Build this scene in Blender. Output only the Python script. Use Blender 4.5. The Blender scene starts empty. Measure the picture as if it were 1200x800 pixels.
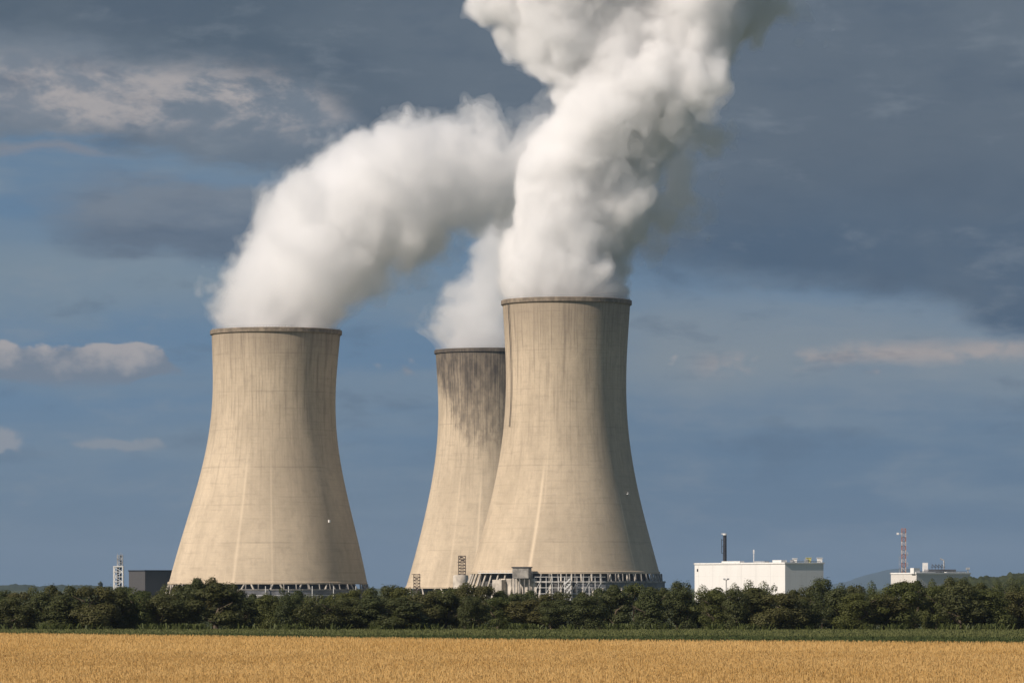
import bpy, bmesh, math, random
import numpy as np
from mathutils import Vector, Matrix

# ------------------------------------------------------------------ set-up
SC = bpy.context.scene
COL = SC.collection
F = 5260.0           # focal length in pixels of the 1200 px wide photograph
CAMZ = 6.8
HOR = 688.0
def P(px, py, D):
    """point seen at photograph pixel (px, py) and distance D"""
    return Vector(((px - 600) * D / F, D, CAMZ + (HOR - py) * D / F))
def lin(r, g, b):
    f = lambda c: c / 12.92 if c <= .04045 else ((c + .055) / 1.055) ** 2.4
    return tuple(f(c / 255) for c in (r, g, b))

cam_d = bpy.data.cameras.new('camera'); cam = bpy.data.objects.new('camera', cam_d); COL.objects.link(cam)
cam.location = (0, 0, CAMZ); cam.rotation_euler = (math.radians(90), 0, 0)
cam_d.sensor_width = 36; cam_d.lens = 36 * F / 1200; cam_d.shift_y = 288 / 1200
cam_d.clip_start = 1; cam_d.clip_end = 120000
SC.camera = cam

SUN_AZ = 54          # degrees to the left of the direction behind the camera
SUN_EL = 35
SUN = Vector((-math.sin(math.radians(SUN_AZ)) * math.cos(math.radians(SUN_EL)),
              -math.cos(math.radians(SUN_AZ)) * math.cos(math.radians(SUN_EL)), math.sin(math.radians(SUN_EL))))
sl = bpy.data.lights.new('sun', 'SUN'); sl.energy = 4.9; sl.angle = math.radians(.5); sl.color = (1, .88, .775)
so = bpy.data.objects.new('sun', sl); COL.objects.link(so); so.location = (-300, -300, 400)
so.rotation_euler = SUN.to_track_quat('Z', 'Y').to_euler()

SC.view_settings.view_transform = 'Standard'; SC.view_settings.look = 'None'
SC.view_settings.exposure = 0.0; SC.view_settings.gamma = 1
SC.render.engine = 'CYCLES'
cy = SC.cycles
cy.use_denoising = True
try: cy.denoiser = 'OPENIMAGEDENOISE'
except Exception: pass
cy.use_adaptive_sampling = True; cy.adaptive_threshold = .012
cy.max_bounces = 24; cy.diffuse_bounces = 3; cy.glossy_bounces = 2; cy.transmission_bounces = 4
cy.volume_bounces = 20; cy.transparent_max_bounces = 32
cy.sample_clamp_indirect = 6

# ------------------------------------------------------------------ node helper: expressions become nodes
class X:
    def __init__(s, nt, sock): s.nt, s.s = nt, sock
    def _m(s, op, *a):
        n = s.nt.nodes.new('ShaderNodeMath'); n.operation = op
        for i, v in enumerate((s,) + a):
            if isinstance(v, X): s.nt.links.new(v.s, n.inputs[i])
            else: n.inputs[i].default_value = v
        return X(s.nt, n.outputs[0])
    def __add__(s, o): return s._m('ADD', o)
    __radd__ = __add__
    def __sub__(s, o): return s._m('SUBTRACT', o)
    def __rsub__(s, o): return (s * -1) + o
    def __mul__(s, o): return s._m('MULTIPLY', o)
    __rmul__ = __mul__
    def __truediv__(s, o): return s._m('DIVIDE', o)
    def abs(s): return s._m('ABSOLUTE')
    def min(s, o): return s._m('MINIMUM', o)
    def max(s, o): return s._m('MAXIMUM', o)
    def pow(s, o): return s._m('POWER', o)
    def sin(s): return s._m('SINE')
    def fract(s): return s._m('FRACT')
    def floor(s): return s._m('FLOOR')
    def smooth(s, a, b, lo=0., hi=1.):
        n = s.nt.nodes.new('ShaderNodeMapRange'); n.interpolation_type = 'SMOOTHSTEP'
        s.nt.links.new(s.s, n.inputs[0])
        if a > b: a, b, lo, hi = b, a, hi, lo
        for i, v in zip((1, 2, 3, 4), (a, b, lo, hi)): n.inputs[i].default_value = v
        return X(s.nt, n.outputs[0])
    def bell(s, c, w): return s.smooth(c - w, c) * s.smooth(c + w, c)
    def curve(s, pts):
        """piecewise curve through (x, value) points"""
        xs = [p[0] for p in pts]; ys = [p[1] for p in pts]
        x0, x1, y0, y1 = min(xs), max(xs), min(ys), max(ys)
        n = s.nt.nodes.new('ShaderNodeFloatCurve'); c = n.mapping.curves[0]
        q = [((x - x0) / (x1 - x0), (y - y0) / (y1 - y0)) for x, y in pts]
        c.points[0].location = q[0]; c.points[1].location = q[-1]
        for p in q[1:-1]: c.points.new(*p)
        n.mapping.update()
        t = ((s - x0) / (x1 - x0)).max(0.).min(1.)
        s.nt.links.new(t.s, n.inputs['Value'])
        return X(s.nt, n.outputs[0]) * (y1 - y0) + y0
def sep(nt, sock):
    n = nt.nodes.new('ShaderNodeSeparateXYZ'); nt.links.new(sock, n.inputs[0]); return [X(nt, o) for o in n.outputs]
def vec(nt, *c):
    n = nt.nodes.new('ShaderNodeCombineXYZ')
    for i, v in enumerate(c):
        if isinstance(v, X): nt.links.new(v.s, n.inputs[i])
        else: n.inputs[i].default_value = v
    return n.outputs[0]
def noise(nt, v, scale=1., detail=4., rough=.5, dist=0.):
    n = nt.nodes.new('ShaderNodeTexNoise'); nt.links.new(v, n.inputs['Vector'])
    n.inputs['Scale'].default_value = scale; n.inputs['Detail'].default_value = detail
    n.inputs['Roughness'].default_value = rough; n.inputs['Distortion'].default_value = dist
    return X(nt, n.outputs[0])
def mix(nt, fac, a, b, mode='MIX'):
    n = nt.nodes.new('ShaderNodeMix'); n.data_type = 'RGBA'; n.blend_type = mode; n.clamp_factor = True
    for sock, v in ((n.inputs[0], fac), (n.inputs[6], a), (n.inputs[7], b)):
        if isinstance(v, X): nt.links.new(v.s, sock)
        elif isinstance(v, bpy.types.NodeSocket): nt.links.new(v, sock)
        elif isinstance(v, tuple): sock.default_value = (*v, 1)
        else: sock.default_value = v
    return n.outputs[2]

# ------------------------------------------------------------------ sky
def make_sky():
    w = bpy.data.worlds.new('World'); SC.world = w; w.use_nodes = True
    nt = w.node_tree; nt.nodes.clear()
    STR = .10
    out = nt.nodes.new('ShaderNodeOutputWorld'); bg = nt.nodes.new('ShaderNodeBackground'); bg.inputs[1].default_value = STR
    nt.links.new(bg.outputs[0], out.inputs[0])
    C = lambda r, g, b: tuple(c / STR for c in lin(r, g, b))
    tc = nt.nodes.new('ShaderNodeTexCoord')
    x, y, z = sep(nt, tc.outputs['Generated'])
    # direction of view as azimuth and elevation, in units of 1.09 degrees
    at = nt.nodes.new('ShaderNodeMath'); at.operation = 'ARCTAN2'; nt.links.new(x.s, at.inputs[0]); nt.links.new(y.s, at.inputs[1])
    A = X(nt, at.outputs[0]) * 52.6
    E = z._m('ARCSINE') * 52.6
    # clear sky: the air straight above the low haze, seen through the gaps
    sky = nt.nodes.new('ShaderNodeTexSky'); sky.sky_type = 'NISHITA'; sky.sun_disc = False
    sky.sun_elevation = math.radians(SUN_EL); sky.sun_rotation = math.atan2(SUN.x, SUN.y)
    sky.air_density = 1.0; sky.dust_density = .6; sky.ozone_density = 2.0
    nt.links.new(vec(nt, x, y, z.max(0.) + .42), sky.inputs[0])
    clear = mix(nt, 1., sky.outputs[0], (.90, 1.13, 1.14), 'MULTIPLY')
    clear = mix(nt, .42, clear, C(116, 137, 153))
    wob = (noise(nt, vec(nt, A * .22, E * .7, 3.1), 1, 4, .55) - .5)
    fine = (noise(nt, vec(nt, A * .9, E * 2.2, 7.7), 1, 6, .6) - .5)
    puff = (noise(nt, vec(nt, A * 1.6, E * 2.6, 1.3), 1, 6, .55) - .5)
    st = noise(nt, vec(nt, A * .20, E * 1.5, 11.), 1, 5, .55)
    col = clear
    left = A.smooth(1.5, -3.)
    # low haze
    f = (E + wob * 1.2).smooth(2.7, .3)
    col = mix(nt, f * .95, col, C(106, 125, 143))
    col = mix(nt, (E + wob * .8).smooth(4.2, 1.0) * A.smooth(-6., 4.) * .75, col, C(90, 115, 140))
    # thin stretched veils
    v = (st + fine * .25).smooth(.40, .66)
    col = mix(nt, v * .62 * E.smooth(-.2, .6), col, C(121, 138, 153))
    # right: pale haze under the dark deck
    m = (E + wob * .9 + fine * .25).bell(2.75, 1.15) * A.smooth(.3, 2.) * st.smooth(.2, .6, .7, 1.)
    col = mix(nt, m * .95, col, C(131, 142, 151))
    m = (E + wob * .5 + fine * .3 + (A - 4.) * -.05).bell(2.66, .24) * (A.smooth(1.9, 2.7) * A.smooth(6.6, 5.6)) * (noise(nt, vec(nt, A * 1.1, E * 1.6, 5.), 1, 5, .55)).smooth(.44, .60)
    col = mix(nt, m * .9, col, C(168, 160, 158))
    # left: grey layer clouds with blue gaps
    m = (E + wob * 1.0 + fine * .5).bell(3.55, .75) * left * .92
    col = mix(nt, m, col, C(123, 140, 154))
    g = (noise(nt, vec(nt, A * .42, E * 1.5, 23.), 1, 6, .58) - .5)
    m = ((E + g * 1.3 + fine * .3 - 4.28).abs().smooth(.62, .25) * (A + g * 3. + 3.2).abs().smooth(2.6, 1.2))
    col = mix(nt, m * .92, col, mix(nt, (E + g * 1.4).smooth(4.1, 4.6), C(96, 110, 127), C(118, 128, 140)))
    m = (E + g * 1.5 + wob * .5 + fine * .4 + A.smooth(-3.2, -1.5) * .5).smooth(4.86, 5.22)
    col = mix(nt, m * .97, col, mix(nt, (E + fine * .5).smooth(4.9, 5.5), C(103, 116, 130), C(113, 124, 136)))
    m = (E + g * .8).bell(5.02, .10) * (A + g * 3.).smooth(-4.2, -5.4)
    col = mix(nt, m * .6, col, C(136, 136, 142))
    # left: lit puffs under the dark deck
    p3 = noise(nt, vec(nt, A * 1.25 + wob * 2., E * 2.3, 4.4), 1, 8, .60)
    m = (E + wob * .7 + fine * .4 - 5.72).abs().smooth(.62, .20) * (A + wob * 4.).smooth(-1.3, -2.5) * (p3 + A.smooth(-3.4, -6.) * .12).smooth(.40, .56)
    col = mix(nt, m * .95, col, mix(nt, (p3 + fine * .5).smooth(.42, .66), C(124, 132, 143), C(170, 165, 165)))
    # the dark deck
    edge = A.curve([(-60, 6.6), (-6, 6.30), (-4, 6.05), (-2.6, 5.75), (-1.4, 4.9), (-.4, 4.2), (1.2, 3.62), (3, 3.40), (5, 3.25), (6, 2.75), (14, 2.6), (60, 5.)])
    dE = E - edge + fine * .62 + wob * .45
    tone = mix(nt, (E + wob * 1.2 + fine * .3).smooth(3.4, 5.2), C(71, 92, 115), C(93, 106, 120))
    tone = mix(nt, A.smooth(0., -3.), tone, C(81, 96, 111))
    tone = mix(nt, (noise(nt, vec(nt, A * .35, E * .55, 31.), 1, 5, .55)).smooth(.38, .68) * .55, tone, C(102, 114, 126))
    tone = mix(nt, (noise(nt, vec(nt, A * .5, E * 1.1, 41.), 1, 5, .55)).smooth(.46, .7) * .5, tone, C(80, 95, 112))
    col = mix(nt, dE.smooth(-.08, .42) * .97, col, tone)
    tex = noise(nt, vec(nt, A * .75 + wob, E * 2.1 + wob, 51.), 1, 8, .6)
    col = mix(nt, tex.smooth(.52, .72) * .30, col, C(138, 147, 156))
    col = mix(nt, tex.smooth(.48, .30) * .32 * E.smooth(.4, 2.), col, C(74, 91, 111))
    # left: a low bank of cumulus
    b2 = (noise(nt, vec(nt, A * 2.6, E * 3.2, 9.), 1, 5, .5) - .5)
    b3 = (noise(nt, vec(nt, A * 1.15, E * 1.9, 14.), 1, 6, .52) - .5)
    env = (E - 2.58) * 2.6
    dens = b3 * 1.7 + b2 * .35 + .42 - env * env - A.smooth(-4.2, -3.4) * .5 + A.smooth(-4.6, -5.6) * .12
    m = dens.smooth(.0, .17) * (E + b2 * .12).smooth(2.26, 2.46)
    tone = mix(nt, (E * .9 - 2.32 + b2 * .9 + b3 * .6).smooth(-.12, .30), C(117, 128, 142), C(170, 165, 165))
    col = mix(nt, m * .93, col, tone)
    m = (E + b2 * .5).bell(1.68, .2) * (A + b2 * .5).bell(-6., .45)
    col = mix(nt, m.smooth(.1, .6) * .8, col, C(152, 154, 160))
    m = (E + b2 * .25 + (A + 4.6) * .04).bell(1.66, .12) * (A + b2).bell(-4.6, .75)
    col = mix(nt, m.smooth(.1, .7) * .7, col, C(146, 150, 156))
    # the rest of the dome, out of the picture: broken cloud
    n = noise(nt, vec(nt, x * 3, y * 3, z * 5), 1, 5, .55)
    hi = mix(nt, n.smooth(.40, .6), clear, C(112, 116, 124))
    col = mix(nt, E.smooth(8.5, 14.), col, hi)
    nt.links.new(col, bg.inputs[0])
make_sky()

# ------------------------------------------------------------------ materials and mesh helpers
def new_mat(name):
    m = bpy.data.materials.new(name); m.use_nodes = True
    nt = m.node_tree; b = nt.nodes['Principled BSDF']
    b.inputs['Specular IOR Level'].default_value = .25
    return m, nt, b
def plain(name, c, rough=.7, metal=0., var=.12, scale=1.):
    m, nt, b = new_mat(name)
    tc = nt.nodes.new('ShaderNodeTexCoord')
    n = noise(nt, tc.outputs['Object'], scale, 4, .6)
    lo = tuple(v * (1 - var * 2) for v in c); hi = tuple(min(1, v * (1 + var * 1.4)) for v in c)
    nt.links.new(mix(nt, n.smooth(.3, .7), lo, hi), b.inputs['Base Color'])
    b.inputs['Roughness'].default_value = rough; b.inputs['Metallic'].default_value = metal
    return m
def mesh_np(name, V, Fc, smooth=False):
    """mesh from numpy arrays; Fc is (n, 3) or (n, 4)"""
    me = bpy.data.meshes.new(name); V = np.asarray(V, np.float32); Fc = np.asarray(Fc, np.int32)
    me.vertices.add(len(V)); me.vertices.foreach_set('co', V.ravel())
    k = Fc.shape[1]
    me.loops.add(Fc.size); me.loops.foreach_set('vertex_index', Fc.ravel())
    me.polygons.add(len(Fc)); me.polygons.foreach_set('loop_start', np.arange(0, Fc.size, k, dtype=np.int32))
    me.polygons.foreach_set('loop_total', np.full(len(Fc), k, np.int32))
    me.update(calc_edges=True); me.validate()
    if smooth: me.polygons.foreach_set('use_smooth', np.ones(len(me.polygons), bool))
    return me
class MB:
    """collects boxes, bars and tubes for ONE mesh"""
    def __init__(s): s.v = []; s.f = []
    def add(s, vs, fs):
        k = len(s.v); s.v += [tuple(v) for v in vs]; s.f += [tuple(i + k for i in f) for f in fs]
    def box(s, c, d, rz=0, bev=0.):
        c = Vector(c); R = Matrix.Rotation(rz, 3, 'Z')
        vs = [c + R @ Vector((sx * d[0] / 2, sy * d[1] / 2, sz * d[2] / 2)) for sz in (-1, 1) for sx, sy in ((-1, -1), (1, -1), (1, 1), (-1, 1))]
        s.add(vs, [(3, 2, 1, 0), (4, 5, 6, 7), (0, 1, 5, 4), (1, 2, 6, 5), (2, 3, 7, 6), (3, 0, 4, 7)])
    def bar(s, a, b, w, w2=None, n=4):
        a, b = Vector(a), Vector(b); d = (b - a).normalized()
        u = d.cross(Vector((0, 0, 1)) if abs(d.z) < .95 else Vector((0, 1, 0))).normalized(); t = d.cross(u)
        w2 = w if w2 is None else w2; vs = []
        for p, r in ((a, w), (b, w2)):
            for i in range(n):
                q = 2 * math.pi * (i + .5) / n
                vs.append(p + (u * math.cos(q) + t * math.sin(q)) * r * (.7071 if n == 4 else .5))
        fs = [(i, (i + 1) % n, n + (i + 1) % n, n + i) for i in range(n)]
        s.add(vs, fs + [tuple(range(n))[::-1], tuple(range(n, 2 * n))])
    def prof(s, pts, n=64, close=False):
        """surface of revolution through (r, z) points"""
        vs = [(r * math.cos(2 * math.pi * i / n), r * math.sin(2 * math.pi * i / n), z) for r, z in pts for i in range(n)]
        m = len(pts); fs = []
        for j in range(m if close else m - 1):
            for i in range(n):
                k = (j + 1) % m
                fs.append((j * n + i, j * n + (i + 1) % n, k * n + (i + 1) % n, k * n + i))
        s.add(vs, fs)
    def build(s, name, mat, parent=None, smooth=False):
        me = bpy.data.meshes.new(name); me.from_pydata([tuple(v) for v in s.v], [], s.f); me.update()
        bm = bmesh.new(); bm.from_mesh(me); bmesh.ops.recalc_face_normals(bm, faces=bm.faces); bm.to_mesh(me); bm.free()
        if smooth:
            for p in me.polygons: p.use_smooth = True
            me.set_sharp_from_angle(angle=math.radians(35))
        return obj(name, me, mat, parent)
def obj(name, me, mat=None, parent=None):
    o = bpy.data.objects.new(name, me); COL.objects.link(o)
    if mat: me.materials.append(mat)
    o.parent = parent
    return o
def tag(o, label=None, cat=None, group=None, kind=None):
    for k, v in (('label', label), ('category', cat), ('group', group), ('kind', kind)):
        if v: o[k] = v
    return o
def thing(name, loc, label, cat, rz=0, group=None):
    o = bpy.data.objects.new(name, None); COL.objects.link(o); o.location = loc; o.rotation_euler.z = rz
    return tag(o, label, cat, group)
# ------------------------------------------------------------------ ground
def sheet(name, x0, x1, y0, y1, z, mat, kind='structure', pts=None):
    v = pts or [(x0, y0, z), (x1, y0, z), (x1, y1, z), (x0, y1, z)]
    me = bpy.data.meshes.new(name); me.from_pydata(v, [], [tuple(range(len(v)))]); me.update()
    return tag(obj(name, me, mat), kind=kind)
def soil_mat(name, a, b, sx=.15, sy=.15):
    m, nt, bs = new_mat(name)
    tc = nt.nodes.new('ShaderNodeTexCoord'); x, y, z = sep(nt, tc.outputs['Object'])
    n = noise(nt, vec(nt, x * sx, y * sy, z), 1, 8, .62)
    nt.links.new(mix(nt, n.smooth(.3, .7), a, b), bs.inputs['Base Color']); bs.inputs['Roughness'].default_value = .95
    return m
sheet('ground', -44000, 44000, -3000, 47000, 0, soil_mat('meadow_soil', (.050, .066, .028), (.085, .095, .040), .01, .01))
# the far edge of the crop runs slightly nearer on the right
FE = [(-400, 655), (-66, 592), (0, 522), (58, 493), (400, 420)]
def far_edge(x): return np.interp(x, [p[0] for p in FE], [p[1] for p in FE])
sheet('field', 0, 0, 0, 0, .02, soil_mat('straw_stubble', (.50, .33, .12), (.60, .41, .17), .5, .12),
      pts=[(-400, -30, .02), (400, -30, .02)] + [(x, y, .02) for x, y in FE[::-1]])
# ------------------------------------------------------------------ cooling towers
def concrete(name, H, R, base, stain, lean=0., seed=0., shadow_dirt=None, ridge=None):
    """weathered board-marked concrete: lift lines, rain streaks, grime"""
    m, nt, b = new_mat(name)
    tc = nt.nodes.new('ShaderNodeTexCoord'); x, y, z = sep(nt, tc.outputs['Object'])
    at = nt.nodes.new('ShaderNodeMath'); at.operation = 'ARCTAN2'; nt.links.new(x.s, at.inputs[0]); nt.links.new((y * -1.).s, at.inputs[1])
    ang = X(nt, at.outputs[0])                       # 0 towards the camera, positive to the right
    h = z / H
    big = noise(nt, vec(nt, ang * 2.2, z * .022, seed), 1, 5, .6)
    lift = noise(nt, vec(nt, ang * 1.6, z * .55, seed + 3), 1, 3, .7)
    form = noise(nt, vec(nt, (ang * 38.).floor() * 7.3, (z / 1.5).floor() * 3.7, seed), 1, 0)
    streak = noise(nt, vec(nt, ang * 34., z * .03, seed + 8), 1, 3, .65)
    streak2 = noise(nt, vec(nt, ang * 13., z * .018, seed + 15), 1, 4, .6)
    speck = noise(nt, vec(nt, ang * 60., z * .9, seed + 21), 1, 5, .65)
    col = mix(nt, big.smooth(.33, .68), tuple(v * .86 for v in base), tuple(v * 1.07 for v in base))
    mott = noise(nt, vec(nt, ang * 9., z * .16, seed + 27), 1, 7, .68)
    col = mix(nt, mott.smooth(.46, .72) * .26, col, stain)
    col = mix(nt, mott.smooth(.44, .28) * .25, col, tuple(min(1, v * 1.2) for v in base))
    col = mix(nt, lift.smooth(.52, .72) * .24, col, stain)
    col = mix(nt, form.smooth(.35, .65) * .12, col, tuple(v * .72 for v in base))
    col = mix(nt, (z * (1 / 1.5)).fract().smooth(.86, .97) * .11, col, stain)
    col = mix(nt, (z * (1 / 21.)).fract().bell(.5, .03) * lift.smooth(.4, .6) * .24, col, stain)
    top = h.smooth(.30, 1.0)
    col = mix(nt, streak.smooth(.50, .72) * (top * .56 + .12), col, stain)
    col = mix(nt, streak2.smooth(.50, .70) * (top * .55 + .06), col, tuple(v * .8 for v in stain))
    col = mix(nt, streak.smooth(.40, .26) * (h.smooth(.9, .3) * .28 + .05), col, tuple(min(1, v * 1.28) for v in base))
    col = mix(nt, speck.smooth(.60, .74) * (top * .5 + .1), col, tuple(v * .6 for v in stain))
    col = mix(nt, (h + (streak - .5) * .05).smooth(.80, 1.0) * .50, col, tuple(v * .95 for v in stain))
    col = mix(nt, h.smooth(.982, .990) * (mott.smooth(.36, .58) * .55 + .2), col, tuple(v * .5 for v in stain))
    if shadow_dirt:      # plume's shadow painted with grime streaks below the mouth, longer towards one side
        lim = ang.curve(shadow_dirt)
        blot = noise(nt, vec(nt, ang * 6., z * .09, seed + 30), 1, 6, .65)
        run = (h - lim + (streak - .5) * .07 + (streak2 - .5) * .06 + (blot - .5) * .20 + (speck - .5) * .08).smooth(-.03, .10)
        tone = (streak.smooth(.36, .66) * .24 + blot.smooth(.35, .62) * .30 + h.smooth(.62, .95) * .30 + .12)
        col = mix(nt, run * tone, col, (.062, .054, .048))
    if ridge:      # pale run of lime below a leak
        for c0, slope, w, lo, hi, k in ridge:
            d = (ang - (h * slope + c0)).abs()
            col = mix(nt, d.smooth(w, 0.) * h.smooth(hi + .06, hi - .05) * h.smooth(lo - .03, lo + .05) * k, col, tuple(min(1, v * 1.32) for v in base))
    nt.links.new(col, b.inputs['Base Color']); b.inputs['Roughness'].default_value = .9; b.inputs['Specular IOR Level'].default_value = .15
    bp = nt.nodes.new('ShaderNodeBump'); bp.inputs['Strength'].default_value = .35; bp.inputs['Distance'].default_value = .25
    nt.links.new((lift + speck * .6 + form * .3).s, bp.inputs['Height']); nt.links.new(bp.outputs[0], b.inputs['Normal'])
    return m
M_dark = plain('dark_interior', (.095, .092, .088), .9)
M_beam = plain('grey_concrete', (.30, .28, .25), .9, var=.2, scale=.3)
M_pale = plain('pale_concrete', (.52, .47, .40), .9, var=.15, scale=.25)
M_clad = plain('grey_cladding', (.20, .20, .21), .7, var=.18, scale=.2)
M_white = plain('white_paint', (.78, .77, .74), .5, var=.06)
M_galv = plain('galvanised_steel', (.46, .47, .48), .45, .3, var=.15)
M_rust = plain('rusty_steel', (.10, .075, .060), .8, var=.2)
M_black = plain('dark_steel', (.035, .038, .045), .6, var=.2)

def lattice(mb, w, d, z0, z1, bay, t, tb=None, diag=True):
    """square lattice mast: posts, rails and diagonals"""
    tb = tb or t * .7
    n = max(1, round((z1 - z0) / bay)); c = [(-w / 2, -d / 2), (w / 2, -d / 2), (w / 2, d / 2), (-w / 2, d / 2)]
    for x, y in c: mb.bar((x, y, z0), (x, y, z1), t)
    for i in range(n + 1):
        z = z0 + (z1 - z0) * i / n
        for j in range(4):
            a, e = c[j], c[(j + 1) % 4]
            mb.bar((*a, z), (*e, z), tb)
            if diag and i < n:
                z2 = z0 + (z1 - z0) * (i + 1) / n
                mb.bar((*(a if i % 2 else e), z), (*(e if i % 2 else a), z2), tb * .8)

def tower(px, D, prof, lean, label, mat_args, base_z, leg_r, open_z, n_leg=40, slant=.55, name='cooling_tower'):
    """prof: (photo y, radius px) pairs from the rim down to the lower edge of the shell"""
    k = D / F
    zr = [(CAMZ + (HOR - y) * k, r * k) for y, r in prof][::-1]
    z = np.array([q[0] for q in zr]); r = np.array([q[1] for q in zr]); H = z[-1]
    pf = np.poly1d(np.polyfit(z, r, 5)); zs = np.linspace(z[0], H, 70)
    rs = pf(zs)
    root = thing(name, ((px - 600) * k, D, 0), label, 'cooling tower')
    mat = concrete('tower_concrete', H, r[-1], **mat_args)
    def lean_it(mb):
        s = lean * k
        mb.v = [(x + s * (zz / H - .0), y, zz) for x, y, zz in mb.v]; return mb
    m = MB(); m.prof([(q, w) for q, w in zip(rs, zs)] + [(q - .9, w) for q, w in list(zip(rs, zs))[::-1]], 128, True)
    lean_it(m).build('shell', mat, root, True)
    # stiffening lip round the mouth
    R = rs[-1]; m = MB()
    m.prof([(R + .02, H - 2.6), (R + .85, H - 2.0), (R + .85, H + .1), (R + .5, H + .35), (R - .4, H + .35), (R - 1.6, H + .1), (R - 1.6, H - .9), (R - .89, H - 1.5)], 128, True)
    rim = lean_it(m).build('rim', mat, root, True)
    m = MB()      # handrail on the lip
    for i in range(128):
        a = 2 * math.pi * i / 128; b2 = 2 * math.pi * (i + 1) / 128
        p = lambda t, zz: ((R - .2) * math.cos(t), (R - .2) * math.sin(t), zz)
        m.bar(p(a, H + .3), p(a, H + 1.35), .09); m.bar(p(a, H + 1.3), p(b2, H + 1.3), .09)
    lean_it(m).build('handrail', M_galv, rim)
    # foot: ring beam under the shell, raking columns, packing seen between them
    r0 = rs[0]; z0 = z[0]; m = MB()
    m.prof([(r0 + .35, z0 - .05), (r0 + .35, z0 + 1.0), (r0 + .02, z0 + 1.3), (r0 - 1.2, z0 + 1.3), (r0 - 1.2, z0 - .05)], 96, True)
    m.build('ring_beam', mat, root, True)
    m = MB(); m.prof([(leg_r * .86, .05), (r0 * .86, z0 + 4)], 64); m.build('packing', M_dark, root, True)
    for i in range(n_leg):
        a = 2 * math.pi * (i + .5) / n_leg; s = (.5 if i % 2 else -.5) * 2 * math.pi / n_leg * slant
        m = MB(); m.bar((leg_r * math.cos(a - s), leg_r * math.sin(a - s), 0), ((r0 - .3) * math.cos(a + s), (r0 - .3) * math.sin(a + s), z0 + .1), 1.25, 1.0, 8)
        m.build('column', M_pale, root)
    return root, rs, zs, k, r0, z0
def arc_wall(m, r, z0, z1, a0, a1, n, th=.3):
    """a curved wall from bearing a0 to a1 (degrees to the right of the camera side)"""
    for i in range(n):
        q = [math.radians(a0 + (a1 - a0) * (i + j) / n) for j in (0, 1)]
        v = [(rr * math.sin(t), -rr * math.cos(t), zz) for zz in (z0, z1) for rr, t in ((r, q[0]), (r, q[1]), (r - th, q[1]), (r - th, q[0]))]
        m.add(v, [(3, 2, 1, 0), (4, 5, 6, 7), (0, 1, 5, 4), (1, 2, 6, 5), (2, 3, 7, 6), (3, 0, 4, 7)])
def pol(r, a, z): return (r * math.sin(math.radians(a)), -r * math.cos(math.radians(a)), z)

CREAM = (.560, .460, .332); STAIN = (.235, .190, .145)
# nearest tower
T1, rs1, zs1, k1, r01, z01 = tower(662.3, 2480, [(353, 75), (380, 73), (407, 71.6), (440, 70.8), (470, 71.2), (500, 72.6), (520, 75), (543, 78.6), (565, 83.2), (588, 88.2), (610, 93.8), (632, 99.4), (655, 105.6), (672, 110.8)], 1.5,
    'nearest and tallest cooling tower, standing in front of the dark-topped one',
    dict(base=CREAM, stain=STAIN, seed=1., ridge=[(-.42, .22, .035, .02, .42, .8), (-.30, .05, .02, .3, .95, .25), (.83, -.10, .02, .05, .33, .6)]), 0, 57.2, 13.5, 60, .06)
m = MB()
arc_wall(m, 55.2, 3.5, 9.4, 6, 84, 26); m.build('louvre_wall', M_clad, T1)
m = MB(); arc_wall(m, 54.6, .3, 11.6, -42, -17, 8)
for a in range(-41, -17, 4): m.bar(pol(55.0, a, .3), pol(54.9, a, 11.6), .5)
m.build('wind_wall', M_pale, T1)
m = MB(); arc_wall(m, 55.6, 9.4, 10.3, -20, 86, 36, 1.0)
for a in range(-20, 88, 5):
    m.bar(pol(54.6, a, 0), pol(53.4, a, z01), .5)
m.build('frame', M_beam, T1)
m = MB()
for a in np.arange(-18, 22, 3.4):
    m.bar(pol(56.6, a, 0), pol(56.2, a, 12.8), .28)
for zz in (3.4, 6.6, 9.8, 12.4): arc_wall(m, 56.6, zz, zz + .22, -18, 22, 14, .22)
for a in np.arange(-18, 18, 6.8): m.bar(pol(56.7, a, 3.4), pol(56.7, a + 3.4, 9.8), .18)
m.build('scaffold', M_white, T1)
m = MB()      # concrete stair core among the scaffold
m.box(pol(56, -40, 5.5), (6.4, 5, 11), math.radians(-38)); m.build('stair_core', M_pale, T1)
m = MB(); x, y, _ = pol(57.8, -24.5, 0); m.box((x, y, 14.6), (9.2, 5, 5.6), math.radians(-20))
for q in (-3, -1, 1, 3): m.bar((x + q * 1.3, y - 1.8 - q * .4, 0), (x + q * 1.3, y - 1.8 - q * .4, 11.8), .6)
hut = m.build('plant_room', M_beam, T1)
m = MB(); m.box((x, y, 17.7), (10, 5.8, .6), math.radians(-20)); m.build('roof', M_black, hut)
m = MB()      # white stair tower
x, y, _ = pol(58, .5, 0)
mm = MB(); lattice(mm, 3.2, 3.2, 0, 11.5, 2.9, .3); m.v = [(a + x, b + y, c) for a, b, c in mm.v]; m.f = mm.f
for i in range(4): m.bar((x - 1.5, y - 1.7, i * 2.9), (x + 1.5, y - 1.7, i * 2.9 + 2.9), .7)
m.build('stair', M_white, T1)
m = MB()      # gallery at the foot of the shell
arc_wall(m, r01 + 2.2, z01 + .2, z01 + .5, -62, -20, 20, 2.0)
for a in range(-62, -19, 3): m.bar(pol(r01 + 2.1, a, z01 + .4), pol(r01 + 2.1, a, z01 + 1.6), .14)
arc_wall(m, r01 + 2.15, z01 + 1.5, z01 + 1.66, -62, -20, 20, .12)
m.build('gallery', M_white, T1)
def shell_at(rs, zs, a, z, out=.25): return pol(float(np.interp(z, zs, rs)) + out, a, z)
m = MB()
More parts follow.
